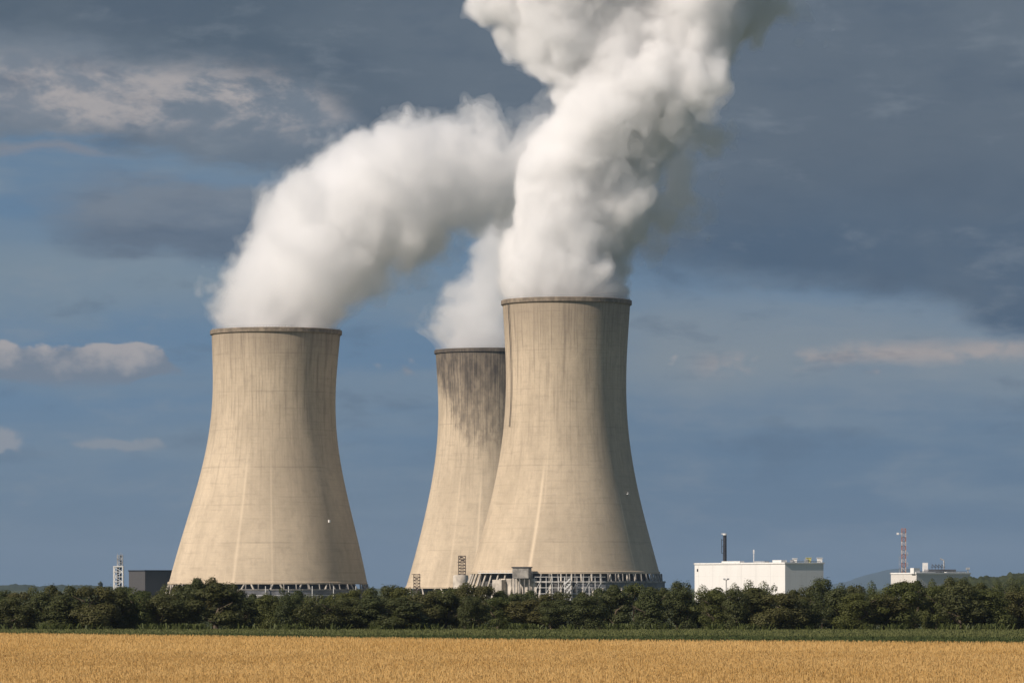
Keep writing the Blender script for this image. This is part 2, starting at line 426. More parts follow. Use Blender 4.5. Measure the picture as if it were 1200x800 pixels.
for i in range(40):
    zq = [95 + (zs1[-1] - 2 - 95) * j / 40 for j in (i, i + 1)]
    for da in (-.25, .25): m.bar(shell_at(rs1, zs1, -63 + da, zq[0]), shell_at(rs1, zs1, -63 + da, zq[1]), .22)
    m.bar(shell_at(rs1, zs1, -63.25, zq[0]), shell_at(rs1, zs1, -62.75, zq[0]), .16)
m.build('ladder', M_black, T1)
m = MB(); p = shell_at(rs1, zs1, 55, 57.8, .9); m.box(p, (1.8, 1.2, .2), math.radians(55)); m.bar((p[0], p[1], p[2]), (p[0], p[1], p[2] + 1.2), .2); m.build('inspection_platform', M_white, T1)

# left tower
T2, rs2, zs2, k2, r02, z02 = tower(313.6, 2520, [(388, 75.6), (410, 73.8), (435, 72.6), (457, 72.4), (480, 72.9), (501, 74.0), (520, 76.2), (543, 80.6), (565, 85.8), (588, 91.6), (610, 97.6), (632, 103.4), (655, 109.2), (684, 116.4)], 10,
    'left-hand cooling tower standing alone behind the dark hedgerow',
    dict(base=tuple(v * 1.04 for v in CREAM), stain=STAIN, seed=17., ridge=[(-.3, .1, .03, .02, .5, .5), (.1, 0., .02, .0, .5, .35)]), 0, 58.3, 8, 44)
m = MB(); arc_wall(m, 58.6, .5, 5.3, -30, 80, 34); m.build('louvre_wall', M_clad, T2)
m = MB(); arc_wall(m, 59.0, 5.3, 5.9, -30, 82, 34, .9)
for a in range(-30, 83, 7): m.bar(pol(58.9, a, 0), pol(56.9, a, z02), .55)
m.build('frame', M_beam, T2)
m = MB()
for a in (-28, -16, 2, 14, 27, 40, 57): m.bar(pol(60.4, a, 0), pol(60.4, a, 7.6), .34)
arc_wall(m, 60.4, 2.4, 2.65, -28, 57, 26, .25); m.build('scaffold', M_white, T2)
m = MB(); p = shell_at(rs2, zs2, 47, 43.5, .5); m.box((p[0] + 10 * k2 * 43.5 / zs2[-1], p[1], p[2]), (1.1, .8, 1.5), math.radians(47)); m.build('hatch', M_white, T2)

# rear tower, plume shadow and grime painted below its rim
k3 = .8245
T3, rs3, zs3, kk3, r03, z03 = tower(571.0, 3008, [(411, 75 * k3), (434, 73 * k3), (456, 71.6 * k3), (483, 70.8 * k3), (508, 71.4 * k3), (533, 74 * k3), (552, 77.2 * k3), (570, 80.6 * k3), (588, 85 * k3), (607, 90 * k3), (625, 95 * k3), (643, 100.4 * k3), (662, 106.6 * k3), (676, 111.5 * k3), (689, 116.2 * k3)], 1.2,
    'rear cooling tower with painted shadow and grime below its rim, half hidden by another',
    dict(base=tuple(v * 1.02 for v in CREAM), stain=STAIN, seed=41., shadow_dirt=[(-3.2, .78), (-1.4, .83), (-1.05, .79), (-.85, .72), (-.45, .62), (-.15, .585), (.2, .60), (.6, .57), (1.4, .6), (3.2, .74)], ridge=[(-.16, .12, .03, .0, .45, .6), (-.5, 0, .03, 0, .5, .3)]), 0, 56.8, 6, 40)

# ------------------------------------------------------------------ scaffold towers in front of the rear tower
def scaffold_tower(px, py0, py1, D, wpx, label, ragged):
    k = D / F; w = wpx * k; zt = CAMZ + (HOR - py0) * k
    root = thing('scaffold_tower', ((px - 600) * k, D, 0), label, 'scaffold')
    m = MB(); lattice(m, w, w, 0, zt, 1.9, .42, .34); m.build('frame', M_rust, root)
    m = MB(); rng = random.Random(int(px))
    n = int(zt / 1.9)
    for i in range(n):
        z = zt - i * 1.9
        m.box((rng.uniform(-.3, .3) * w * ragged, 0, z), (w * (1 + ragged * rng.uniform(0, .5)), w * 1.1, .25))
        if rng.random() < .55: m.box((rng.uniform(-.2, .2) * w, -w * .55, z - .8), (w * rng.uniform(.3, .6), .1, 1.0))
    m.build('deck', M_rust, root)
    return root
scaffold_tower(541.5, 651, 690, 2700, 8, 'tall brown scaffold tower beside the left foot of the nearest cooling tower', .35)
scaffold_tower(488.5, 672.5, 690, 2700, 7, 'short ragged brown scaffold at the left foot of the dark-topped cooling tower', .9)
p = P(540, 690, 2690); m = MB()
m.v = []; m.prof([(4.6, 0), (4.6, 13.4), (4.2, 14.2), (0.01, 14.4)], 24); tk = m.build('storage_tank', M_pale, None, True); tk.location = (p.x, 2688, 0)
tag(tk, 'pale round concrete tank under the tall brown scaffold tower', 'tank')
# ------------------------------------------------------------------ plant buildings
def clad_mat(name, c, pitch, rough=.55, dirt=.15):
    m, nt, b = new_mat(name)
    tc = nt.nodes.new('ShaderNodeTexCoord'); x, y, z = sep(nt, tc.outputs['Object'])
    u = x + y
    n = noise(nt, vec(nt, x * .12, y * .12, z * .04), 1, 5, .6); s = noise(nt, vec(nt, u * 1.5, z * .05, 2.), 1, 3, .6)
    seam = (u * (1 / pitch)).fract().smooth(.94, .98) * .25 + (z * (1 / 6.)).fract().smooth(.95, .98) * .12
    col = mix(nt, n.smooth(.3, .7) * dirt * 2, c, tuple(v * .78 for v in c))
    col = mix(nt, s.smooth(.52, .75) * dirt, col, tuple(v * .6 for v in c))
    col = mix(nt, seam, col, tuple(v * .5 for v in c))
    nt.links.new(col, b.inputs['Base Color']); b.inputs['Roughness'].default_value = rough
    return m
M_wbuild = clad_mat('white_cladding', (.80, .785, .75), 4.0)
M_pbuild = clad_mat('pale_cladding', (.66, .63, .58), 3.0)
M_kbuild = clad_mat('black_cladding', (.085, .082, .082), 2.4, .6)
def hall(px, D, left_px, right_px, ang, py_top, mat, name, label, parapet=.5, para_mat=None):
    """box with its near corner at photograph column px; returns root and a local frame (u along the left face, v along the right)"""
    k = D / F; a = math.radians(ang)
    ca, sa = math.cos(a), math.sin(a); xc = (px - 600) * k; H = CAMZ + (HOR - py_top) * k
    tl, tr = (px - left_px - 600) / F, (px + right_px - 600) / F
    L = (xc - tl * D) / (ca + tl * sa); W = (tr * D - xc) / (sa - tr * ca)
    c = P(px, HOR, D); root = thing(name, (c.x, c.y, 0), label, 'building')
    u = Vector((-math.cos(a), math.sin(a), 0)); v = Vector((math.sin(a), math.cos(a), 0))
    q = [Vector((0, 0, 0)), v * W, v * W + u * L, u * L]
    m = MB(); m.add([p for p in q] + [p + Vector((0, 0, H)) for p in q], [(0, 1, 5, 4), (1, 2, 6, 5), (2, 3, 7, 6), (3, 0, 4, 7), (4, 5, 6, 7)]); m.build('wall', mat, root)
    m = MB()      # parapet capping
    for i in range(4):
        b0, b1 = q[i], q[(i + 1) % 4]; d = (b1 - b0).normalized()
        m.bar(b0 - d * .35 + Vector((0, 0, H + parapet / 2)), b1 + d * .35 + Vector((0, 0, H + parapet / 2)), .7 if i % 2 else .72)
    m.build('parapet', para_mat or M_white, root)
    at = lambda s, t, z=0.: u * (s * L) + v * (t * W) + Vector((0, 0, H + z))
    return root, at, u, v, L, W, H, k, a
# white hall
B, at, u, v, L, W, H, k, a = hall(920, 2000, 106, 45, 59, 660, M_wbuild, 'white_hall', 'large white windowless hall right of the cooling towers with a dark stack')
def roof_box(root, c, d, name, mat, rz):
    m = MB(); m.box(c + Vector((0, 0, d[2] / 2)), d, rz); return m.build(name, mat, root)
rz = -a
for s, t, d, nm, mt in ((.62, .12, (15, 2.4, 1.3), 'roof_duct', M_white), (.30, .10, (9, 2.4, 1.2), 'roof_duct', M_galv), (.10, .10, (7, 3, 1.6), 'roof_duct', M_white)):
    roof_box(B, at(s, t), d, nm, mt, math.pi - a)
for t, sz, mt in ((.22, 1.2, M_galv), (.30, 1.9, M_white), (.60, 1.5, M_galv), (.66, 2.2, plain('yellow_paint', (.62, .58, .22), .5)), (.95, 2.2, M_white)):
    m = MB(); c = at(.02, t); m.box(c + Vector((0, 0, sz * .5 + .3)), (sz, sz, sz)); m.box(c + Vector((0, 0, sz + .4)), (sz * 1.25, sz * 1.25, .25)); m.bar(c, c + Vector((0, 0, .6)), sz * .5)
    m.build('roof_vent', mt, B)
m = MB(); e0, e1 = at(.0, .25, 1.1), at(.0, .92, 1.1); m.bar(e0, e1, .22)
for i in range(12):
    p = e0.lerp(e1, i / 11); m.bar(p - Vector((0, 0, 1.1)), p, .16)
m.build('roof_rail', M_galv, B)
c = at(.71, .12); m = MB(); m.bar(c, c + Vector((0, 0, 13.2)), 1.75, 1.6, 12); m.bar(c + Vector((-1.5, -.5, 5)), c + Vector((-1.5, -.5, 11.5)), .25)
for zz in (5, 8, 11): m.bar(c + Vector((-1.6, -.5, zz)), c + Vector((0, 0, zz)), .2)
st = m.build('stack', M_black, B, True)
m = MB(); m.bar(c + Vector((0, 0, 13.2)), c + Vector((0, 0, 14.0)), 1.8, 1.8, 12); m.bar(c + Vector((-1.6, 0, 13.8)), c + Vector((.6, 0, 13.8)), .35); m.build('stack_cap', M_white, st)
c = at(.365, .06); m = MB(); m.bar(c, c + Vector((0, 0, 6.4)), .35); m.bar(c + Vector((0, 0, 4.6)), c + Vector((0, 0, 6.2)), .6); m.build('antenna', M_white, B)
m = MB(); m.box(at(.965, 0, -2.7) - v * .06, (.9, .25, 1.2), math.pi - a); m.build('wall_lamp', M_black, B)
# mast light standing before the white hall
k = 1900 / F; p = P(851, HOR, 1900); lp = thing('flood_light', (p.x, p.y, 0), 'thin dark floodlight mast standing before the long face of the white hall', 'floodlight')
m = MB(); z = CAMZ + (HOR - 679) * k; m.bar((0, 0, 0), (0, 0, z), .3); m.bar((-.9, 0, z), (.9, 0, z), .2); m.build('pole', M_black, lp)
for s in (-.8, .8):
    m = MB(); m.box((s, -.1, z + .35), (.9, .5, .6), s * .3); m.build('lamp', M_galv, lp)
# pale hall on the right
B2, at, u, v, L, W, H, k, a = hall(1074, 2150, 30, 63, 57, 672, M_pbuild, 'pale_hall', 'smaller pale hall near the right edge with clutter on its roof')
m = MB(); c = at(.52, 0) - Vector((0, 0, H)) ; m.box(c + Vector((0, 0, 3.9)) - v * .05, (10, .3, 6.2), math.pi - a); m.build('shutter_door', M_clad, B2)
roof_box(B2, at(.1, .02), (2.8, 3.6, 2.8), 'roof_vent', M_white, -a); roof_box(B2, at(.5, .40), (2.4, 2.4, 5.4), 'lift_housing', M_white, 0)
roof_box(B2, at(.4, .62), (4, 17, 2.2), 'roof_duct', M_clad, math.pi / 2 - a + math.pi / 2)
for t in (.18, .75): roof_box(B2, at(.06, t), (1.8, 12, .9), 'roof_duct', M_white, -a + math.pi / 2 + math.pi / 2)
m = MB()
for j in range(4):
    c = at(.4, .48 + j * .06); m.bar(c, c + Vector((0, 0, 4.6)), .22)
    m.bar(c + Vector((0, 0, 4.6)), at(.4, .54 + j * .06, 3.2), .18)
m.bar(at(.4, .46, 3.4), at(.4, .72, 3.4), .2); m.build('pipe_rack', M_rust, B2)
c = at(.4, .70); m = MB(); m.bar(c, c + Vector((0, 0, 6.6)), .8, .7, 10); m.bar(c + Vector((0, 0, 6.6)), c + Vector((-1.8, 0, 7.4)), .7, .7, 10); m.build('exhaust_pipe', M_galv, B2, True)
m = MB(); e0, e1 = at(0, .06, 1.2), at(0, .97, 1.2); m.bar(e0, e1, .2)
for i in range(14): q = e0.lerp(e1, i / 13); m.bar(q - Vector((0, 0, 1.2)), q, .15)
m.build('roof_rail', M_galv, B2)
c = at(0.03, .97); m = MB(); m.bar(c - Vector((0, 0, H)), c + Vector((0, 0, 2.4)), .5); m.box(c + Vector((0, 0, 2.6)), (1.8, 1.2, 1.0)); m.build('drain_pipe', M_galv, B2)
# red and white lattice mast behind it
k = 2180 / F; p = P(1059, HOR, 2180); z0 = 0; z1 = CAMZ + (HOR - 619) * k
MA = thing('lattice_mast', (p.x, p.y, 0), 'red and white lattice mast rising behind the smaller pale hall', 'mast')
M_red = plain('red_paint', (.38, .18, .13), .6, var=.15)
nb = 17; M_salmon = plain('faded_paint', (.56, .46, .41), .6)
for i in range(nb):
    m = MB(); lattice(m, 1.9, 1.9, z1 * i / nb + .01, z1 * (i + 1) / nb - .02, 1.9, .30, .22)
    m.build('mast_section', M_red if i % 2 == 0 else M_salmon, MA)
m = MB(); m.bar((-1, 0, z1 - 2.4), (-2.8, 0, z1 - 2.6), .2); m.box((-2.9, -.1, z1 - 2.5), (1.1, .6, 1.0)); m.build('antenna', M_white, MA)
for q in (8, 14, 19):
    m = MB(); m.bar((1, -.6, q + 4), (1.9, -.6, q + 4), .15); m.bar((1.9, -.6, q + 3), (1.9, -.6, q + 5), .35); m.build('antenna', M_galv, MA)
m = MB(); m.bar((-2.2, -.3, 12), (-2.2, -.3, 22), .16)
for q in (12, 15, 18, 21.5): m.bar((-2.2, -.3, q), (-1, -.3, q), .12)
m.build('cable_ladder', M_galv, MA)
# black hall on the left
hall(170, 2740, 19, 42, 57, 668.6, M_kbuild, 'black_hall', 'dark metal-clad hall left of the left-hand cooling tower', .4, M_black)
BK = bpy.data.objects['black_hall']; k = 2740 / F; a = math.radians(57); v = Vector((math.sin(a), math.cos(a), 0)); nn = Vector((math.cos(a), -math.sin(a), 0))
m = MB(); c = v * 16; m.box(c + nn * .08 + Vector((0, 0, 5.0)), (4, .2, 5.4), math.pi / 2 - a); m.build('door', M_black, BK)
# white lattice tower
k = 2250 / F; p = P(139, HOR, 2250); LT = thing('lattice_tower', (p.x, p.y, 0), 'white steel lattice tower left of the black hall, narrower above', 'tower')
zb = CAMZ + (HOR - 664) * k; zt = CAMZ + (HOR - 650.5) * k
m = MB(); lattice(m, 4.5, 4.5, 0, zb, 2.4, .55, .34); m.build('lower_stage', M_white, LT)
m = MB(); m.box((0, 0, zb + .25), (5.1, 5.1, .5)); m.build('platform', M_white, LT)
m = MB(); mm = MB(); lattice(mm, 2.5, 2.5, zb + .5, zt, 1.7, .42, .30); m.v = [(x + .7, y, z) for x, y, z in mm.v]; m.f = mm.f; m.build('upper_stage', M_galv, LT)
m = MB(); m.bar((-.3, 0, 0), (-.3, 0, zb), 1.1, 1.1, 8); m.bar((1.0, .6, 0), (1.0, .6, zt + .4), .8, .8, 8); m.build('flue', M_black, LT, True)
for dx, h in ((-.5, 1.2), (1.2, 1.6), (1.95, .9)):
    m = MB(); m.bar((dx, 0, zt), (dx, 0, zt + h), .18); m.build('antenna', M_galv, LT)
# ------------------------------------------------------------------ vegetation
def thin(nt, bs, col, f):
    """thin leaf or straw: part of the light comes through"""
    t = nt.nodes.new('ShaderNodeBsdfTranslucent'); nt.links.new(col, t.inputs['Color'])
    x = nt.nodes.new('ShaderNodeMixShader'); x.inputs[0].default_value = f
    nt.links.new(bs.outputs[0], x.inputs[1]); nt.links.new(t.outputs[0], x.inputs[2])
    nt.links.new(x.outputs[0], nt.nodes['Material Output'].inputs['Surface'])
def leaf_mat(name, a, b, c):
    """leaf colour with clumps of older and younger leaves"""
    m, nt, bs = new_mat(name)
    tc = nt.nodes.new('ShaderNodeTexCoord'); oi = nt.nodes.new('ShaderNodeObjectInfo')
    r = X(nt, oi.outputs['Random'])
    n = noise(nt, tc.outputs['Object'], .9, 4, .6); n2 = noise(nt, tc.outputs['Object'], 6., 2, .6)
    col = mix(nt, n.smooth(.36, .64), a, b)
    col = mix(nt, n2.smooth(.5, .72) * .6, col, c)
    col = mix(nt, r * .55, col, tuple(v * f for v, f in zip(b, (1.25, .95, .75))))
    nt.links.new(col, bs.inputs['Base Color']); bs.inputs['Roughness'].default_value = .6
    thin(nt, bs, col, .3)
    return m
LEAF = [leaf_mat('leaves_deep', (.046, .060, .020), (.076, .092, .032), (.110, .122, .046)),
        leaf_mat('leaves_olive', (.058, .064, .021), (.092, .098, .034), (.125, .128, .048)),
        leaf_mat('leaves_fresh', (.056, .076, .021), (.094, .116, .034), (.135, .150, .052))]
M_bark = plain('bark', (.11, .085, .06), .9, var=.2)
def crown_mesh(seed, w, h, n, size, low=.04, kind='round'):
    rng = np.random.default_rng(seed)
    lobes = []
    for i in range(20):
        t = rng.uniform(0, 1); z = low * h + (.12 + .80 * t) * h * (1 - low)
        if kind == 'cone': rad = .48 * w * (1.02 - t) ** .7
        elif kind == 'tall': rad = .48 * w * (1 - (2 * t - .9) ** 2 * .55)
        else: rad = .50 * w * math.sqrt(max(.06, 1 - (1.35 * t - .52) ** 2))
        a = rng.uniform(0, 6.283); q = rad * rng.uniform(.25, .85)
        lobes.append((q * math.cos(a), q * math.sin(a), z, w * rng.uniform(.17, .30) * (1.1 - .45 * t), .75))
    L = np.array(lobes); pick = rng.choice(len(L), n, p=L[:, 3] ** 2 / (L[:, 3] ** 2).sum()); l = L[pick]
    d = rng.normal(size=(n, 3)); d /= np.linalg.norm(d, axis=1)[:, None]
    rr = l[:, 3] * rng.uniform(.45, 1.06, n) ** .45
    c = l[:, :3] + d * rr[:, None] * np.array([1, 1, .82])
    stray = rng.random(n) < .07; c[stray] += d[stray] * size * 2.4
    c[:, 2] = np.abs(c[:, 2]) + .03
    nrm = d + rng.normal(size=(n, 3)) * .34 + np.array([0, 0, .25]); nrm /= np.linalg.norm(nrm, axis=1)[:, None]
    t = np.cross(nrm, rng.normal(size=(n, 3))); t /= np.linalg.norm(t, axis=1)[:, None]; b = np.cross(nrm, t)
    s = size * rng.uniform(.5, 1.25, n)[:, None]
    V = np.stack([c - t * s, c - b * s * .55, c + t * s, c + b * s * .55], 1).reshape(-1, 3)
    V[:, 2] *= h / np.percentile(V[:, 2], 99.6)
    return mesh_np('crown', V, np.arange(4 * n).reshape(-1, 4))
def trunk_mesh(seed, w, h):
    rng = random.Random(seed); m = MB(); p = Vector((0, 0, -.05)); q = None; r = .035 * h
    pts = [Vector((rng.uniform(-.04, .04) * w * i, rng.uniform(-.04, .04) * w * i, h * .16 * i)) for i in range(6)]
    for i in range(5): m.bar(pts[i], pts[i + 1], r * (1 - i * .17) * 2, r * (.83 - i * .17) * 2 + .01, 7)
    for i in range(9):
        s = pts[1 + i % 4]; a = rng.uniform(0, 6.28); e = s + Vector((math.cos(a) * w * .33, math.sin(a) * w * .33, h * rng.uniform(.12, .3)))
        m.bar(s, e, r * .8, r * .2, 5)
    o = m.build('trunk', M_bark); me = o.data; bpy.data.objects.remove(o); return me
PROTO = []
for i, (kd, w, h, mt) in enumerate((('round', 5.6, 6.6, 0), ('round', 5.0, 6.0, 1), ('tall', 4.2, 7.0, 0), ('round', 6.4, 6.4, 2), ('tall', 4.6, 6.8, 1), ('cone', 4.2, 7.2, 0), ('round', 5.2, 7.0, 2), ('tall', 5.2, 6.4, 0))):
    cm = crown_mesh(100 + i, w, h, 9000, .135, .0, kd); cm.materials.append(LEAF[mt])
    PROTO.append((cm, trunk_mesh(200 + i, w, h), w, h, mt, kd))
TOPS = [(-40, 692), (0, 693), (30, 693), (48, 690), (62, 686), (80, 689), (130, 689), (170, 692), (195, 690), (215, 684), (252, 679), (268, 686), (285, 694), (300, 697), (335, 690), (350, 692), (380, 700), (400, 697), (425, 694), (440, 687), (470, 689), (485, 692), (500, 694),
        (515, 690), (540, 687), (560, 690), (590, 694), (615, 697), (650, 698), (690, 696), (712, 690), (735, 682), (752, 687), (768, 693), (785, 689), (795, 684), (812, 688), (830, 691), (850, 690), (872, 683), (890, 682), (905, 688), (922, 692), (940, 691), (955, 683), (966, 679), (978, 688), (1000, 686), (1020, 687), (1045, 688), (1062, 684), (1080, 680), (1105, 679), (1130, 684), (1150, 687), (1175, 690), (1200, 688), (1240, 690)]
def top_y(px): return float(np.interp(px, [t[0] for t in TOPS], [t[1] for t in TOPS]))
SEG = [(-60, 131, 'left of the white lattice tower'), (131, 149, 'below the white lattice tower'), (149, 200, 'below the black hall'), (200, 430, 'below the left-hand cooling tower'),
       (430, 471, 'right of left-hand cooling tower'), (471, 550, 'below the soot-streaked cooling tower'), (550, 778, 'below the nearest cooling tower'), (778, 814, 'just left of the white hall'),  # 'soot-streaked': rear tower, plume shadow and grime painted below its rim
       (814, 966, 'below the white hall'), (966, 1044, 'between the two pale halls'), (1044, 1138, 'below the smaller pale hall'), (1138, 1270, 'below the wooded rise')]
ORD = ['first', 'second', 'third', 'fourth', 'fifth', 'sixth', 'seventh', 'eighth', 'ninth', 'tenth', 'eleventh', 'twelfth', 'thirteenth', 'fourteenth', 'fifteenth', 'sixteenth', 'seventeenth', 'eighteenth', 'nineteenth', 'twentieth']
TONE = {0: 'dark green', 1: 'olive', 2: 'fresh green'}; SHAPE = {'round': 'round', 'tall': 'upright', 'cone': 'tapering'}
rng = random.Random(5)
def add_tree(px, D, ztop, wid, pi, label, group, name='hedgerow_tree'):
    cm, tm, w, h, mt, kd = PROTO[pi]
    r = bpy.data.objects.new(name, None); COL.objects.link(r); r.location = ((px - 600) * D / F, D, 0)
    r.rotation_euler.z = rng.uniform(0, 6.28); r.scale = (wid / w, wid / w, ztop / h)
    tag(r, label, 'tree', group)
    for nm, me in (('crown', cm), ('trunk', tm)):
        c = bpy.data.objects.new(nm, me); COL.objects.link(c); c.parent = r
    return r
trees = []
px = -125
while px < 1325:                                    # front row
    trees.append((px, 672 + rng.uniform(-5, 5), 'front', rng.uniform(5.2, 8.4))); px += rng.uniform(24, 40)
px = -120
while px < 1325:                                    # back row, sets the skyline
    trees.append((px, 690 + rng.uniform(-5, 5), 'back', rng.uniform(4.0, 5.6))); px += rng.uniform(15, 23)
trees.sort(); cnt = {}
for px, D, row, wid in trees:
    s = next((q for q in SEG if q[0] <= px < q[1]), SEG[-1]); out = px < -22 or px > 1222
    key = (s[2], row, out); i = cnt.get(key, 0); cnt[key] = i + 1
    pi = rng.randrange(8); ty = top_y(px) - 3 + rng.uniform(-2, 4) + (rng.uniform(1, 12) if row == 'front' else 0)
    ztop = CAMZ + (HOR - ty) * D / F
    if 0 <= px <= 42 and row == 'front': pi = rng.choice((0, 2))
    o = {0: 'leftmost'}.get(i, ORD[i] + ' from left')
    lab = 'tree continuing the hedgerow beyond the ' + ('left' if px < 600 else 'right') + ' edge of the picture' if out else f'{TONE[PROTO[pi][4]]} tree, {o} in {row} row {s[2]}'
    add_tree(px, D, ztop, wid, pi, lab, 'trees in the hedgerow behind the wheat')
# tall weeds and brambles along the foot of the hedge, and the grass strip
def blades(name, xy, h, w, mat, seed, lean=.25, tip=.25):
    rng = np.random.default_rng(seed); n = len(xy)
    a = rng.uniform(0, math.pi, n); hh = h * rng.uniform(.65, 1.25, n); ww = w * rng.uniform(.6, 1.4, n)
    dx, dy = np.cos(a) * ww / 2, np.sin(a) * ww / 2; l = rng.normal(size=(n, 2)) * lean * hh[:, None]
    z = np.zeros(n); x, y = xy.T
    V = np.stack([np.stack([x - dx, y - dy, z], 1), np.stack([x + dx, y + dy, z], 1),
                  np.stack([x + dx * tip + l[:, 0], y + dy * tip + l[:, 1], hh], 1), np.stack([x - dx * tip + l[:, 0], y - dy * tip + l[:, 1], hh], 1)], 1).reshape(-1, 3)
    return obj(name, mesh_np(name, V, np.arange(4 * n).reshape(-1, 4)), mat)
def stalk_mat(name, a, b, c, big=(.02, .05), fine=1.4):
    m, nt, bs = new_mat(name)
    tc = nt.nodes.new('ShaderNodeTexCoord'); x, y, z = sep(nt, tc.outputs['Object'])
    n = noise(nt, vec(nt, x * big[0], y * big[1], 0.), 1, 5, .6); f = noise(nt, vec(nt, x * fine, y * fine, z * .8), 1, 3, .7)
    col = mix(nt, n.smooth(.32, .68), a, b); col = mix(nt, f.smooth(.40, .66) * .6, col, c)
    nt.links.new(col, bs.inputs['Base Color']); bs.inputs['Roughness'].default_value = .75; bs.inputs['Specular IOR Level'].default_value = .1
    thin(nt, bs, col, .45)
    return m
g = np.random.default_rng(3)
n = 110000; x = g.uniform(-150, 150, n); y = 674 - (674 - (far_edge(x) * .45 + 655 * .55) + 6 * np.sin(x * .21) + 5 * np.sin(x * .083 + 2)) * g.random(n)
tag(blades('weeds', np.stack([x, y], 1), .62, .30, stalk_mat('weed_green', (.13, .15, .05), (.18, .19, .072), (.24, .24, .105), (.06, .05), .9), 4, .3, .3), kind='stuff')
n = 26000; x = g.uniform(-150, 150, n); x = x[(np.sin(x * .9) + np.sin(x * .37 + 1) + g.normal(size=n) * .7) > .6]; y = g.uniform(664, 668, len(x))
tag(blades('brambles', np.stack([x, y], 1), 1.25, .28, LEAF[2], 6, .35, .5), kind='stuff')
n = 190000; x = g.uniform(-150, 150, n); y = far_edge(x); y = y + 1.5 + g.random(n) * (657 - y)
tag(blades('low_crop', np.stack([x, y], 1), .42, .35, stalk_mat('low_crop_green', (.070, .096, .033), (.096, .118, .042), (.125, .14, .056), (.05, .04), .7), 8, .3, .4), kind='stuff')
# wheat: the ripe crop, denser and finer where it is near
def wheat(n, y0, y1, h, w, seed):
    g = np.random.default_rng(seed); y = y0 + (y1 - y0) * g.random(n) ** .8; half = 26 + y * .135
    x = g.uniform(-1, 1, n) * half; k = y < far_edge(x); return np.stack([x[k], y[k]], 1)
M_wheat = stalk_mat('ripe_wheat', (.60, .385, .132), (.69, .472, .188), (.78, .585, .285), (.035, .012), 2.2)
a = wheat(700000, 235, 420, 1, 1, 21); b = wheat(420000, 400, 640, 1, 1, 22)
o1 = blades('wheat', np.concatenate([a, b]), .78, .05, M_wheat, 23, .14, .8); tag(o1, kind='stuff')
# ------------------------------------------------------------------ far land
def ridge(name, D, x0, x1, top, depth, mat, seed, bump=2.5, n=260):
    """a long low rise; top: (photo x, photo y) pairs"""
    k = D / F; xs = np.linspace(x0, x1, n); ty = np.interp(xs, [t[0] for t in top], [t[1] for t in top])
    g = np.random.default_rng(seed); H = CAMZ + (HOR - ty) * k
    rows = 9; V = []; Fc = []
    for j in range(rows):
        t = j / (rows - 1); s = math.sin(math.pi * min(1, t * 1.0)) ** .6
        jag = np.convolve(g.normal(size=n + 6), np.ones(4) / 4, 'same')[3:-3] * bump * s
        for i in range(n): V.append(((xs[i] - 600) * k, D + (t - .4) * depth, -2 + (H[i] + jag[i] + 2) * s if 0 < j < rows - 1 else -2))
    for j in range(rows - 1):
        for i in range(n - 1): Fc.append((j * n + i, j * n + i + 1, (j + 1) * n + i + 1, (j + 1) * n + i))
    return obj(name, mesh_np(name, V, Fc), mat)
M_wood = soil_mat('far_wood_green', (.020, .030, .016), (.048, .060, .028), .03, .03)
tag(ridge('far_wood', 9000, -500, 330, [(-500, 684), (0, 686), (25, 684.5), (45, 687), (60, 686), (85, 685), (105, 686), (120, 687), (150, 688), (330, 688)], 260, M_wood, 3, 2.2, 420), kind='stuff')
tag(ridge('hill', 40000, 960, 1500, [(960, 689), (1000, 681), (1025, 672), (1048, 666), (1058, 665), (1072, 666), (1090, 670), (1130, 678), (1200, 684), (1500, 688)], 4000, M_wood, 5, 3., 120), kind='structure')
tag(ridge('hill', 1780, 1098, 1330, [(1098, 690), (1108, 683), (1118, 676.5), (1150, 676), (1174, 675.5), (1182, 673), (1195, 672), (1215, 671), (1260, 673), (1330, 688)], 60, soil_mat('wooded_slope', (.022, .030, .014), (.050, .060, .026), .25, .25), 7, .8, 200), kind='structure')
add_tree(117.5, 5200, CAMZ + (HOR - 681) * 5200 / F, 7.5, 2, 'lone dark tree on the skyline left of the white lattice tower', None, 'far_tree')
for px, ty, w in ((1166, 680, 9), (1184, 677, 11), (1199, 678, 10)):
    add_tree(px, 1690, CAMZ + (HOR - ty) * 1690 / F, w, 3, {1166: 'leftmost', 1184: 'middle', 1199: 'rightmost'}[px] + ' of three bushy trees on the wooded rise at the right edge', 'trees on the wooded rise', 'hill_tree')
# ------------------------------------------------------------------ steam plumes
def bspline_noise(shape, origin, step, cell, seed):
    """smooth random field on a grid: cubic B-spline over a random lattice, separable"""
    rng = np.random.default_rng(seed); Ws = []; ks = []
    for n, o in zip(shape, origin):
        t = (np.arange(n) * step) / cell + 1.5 + (o % 1)
        k = int(t[-1]) + 4; i = np.floor(t).astype(int); f = t - i
        W = np.zeros((n, k), np.float32); r = np.arange(n)
        for j, c in enumerate(((1 - f) ** 3 / 6, (3 * f ** 3 - 6 * f ** 2 + 4) / 6, (-3 * f ** 3 + 3 * f ** 2 + 3 * f + 1) / 6, f ** 3 / 6)):
            W[r, i - 1 + j] += c
        Ws.append(W); ks.append(k)
    L = rng.uniform(-1, 1, ks).astype(np.float32)
    a = np.tensordot(Ws[0], L, (1, 0)); a = np.tensordot(Ws[1], a, (1, 1)); a = np.tensordot(Ws[2], a, (1, 2))
    return np.transpose(a, (2, 1, 0)) * 2.2     # about -1..1
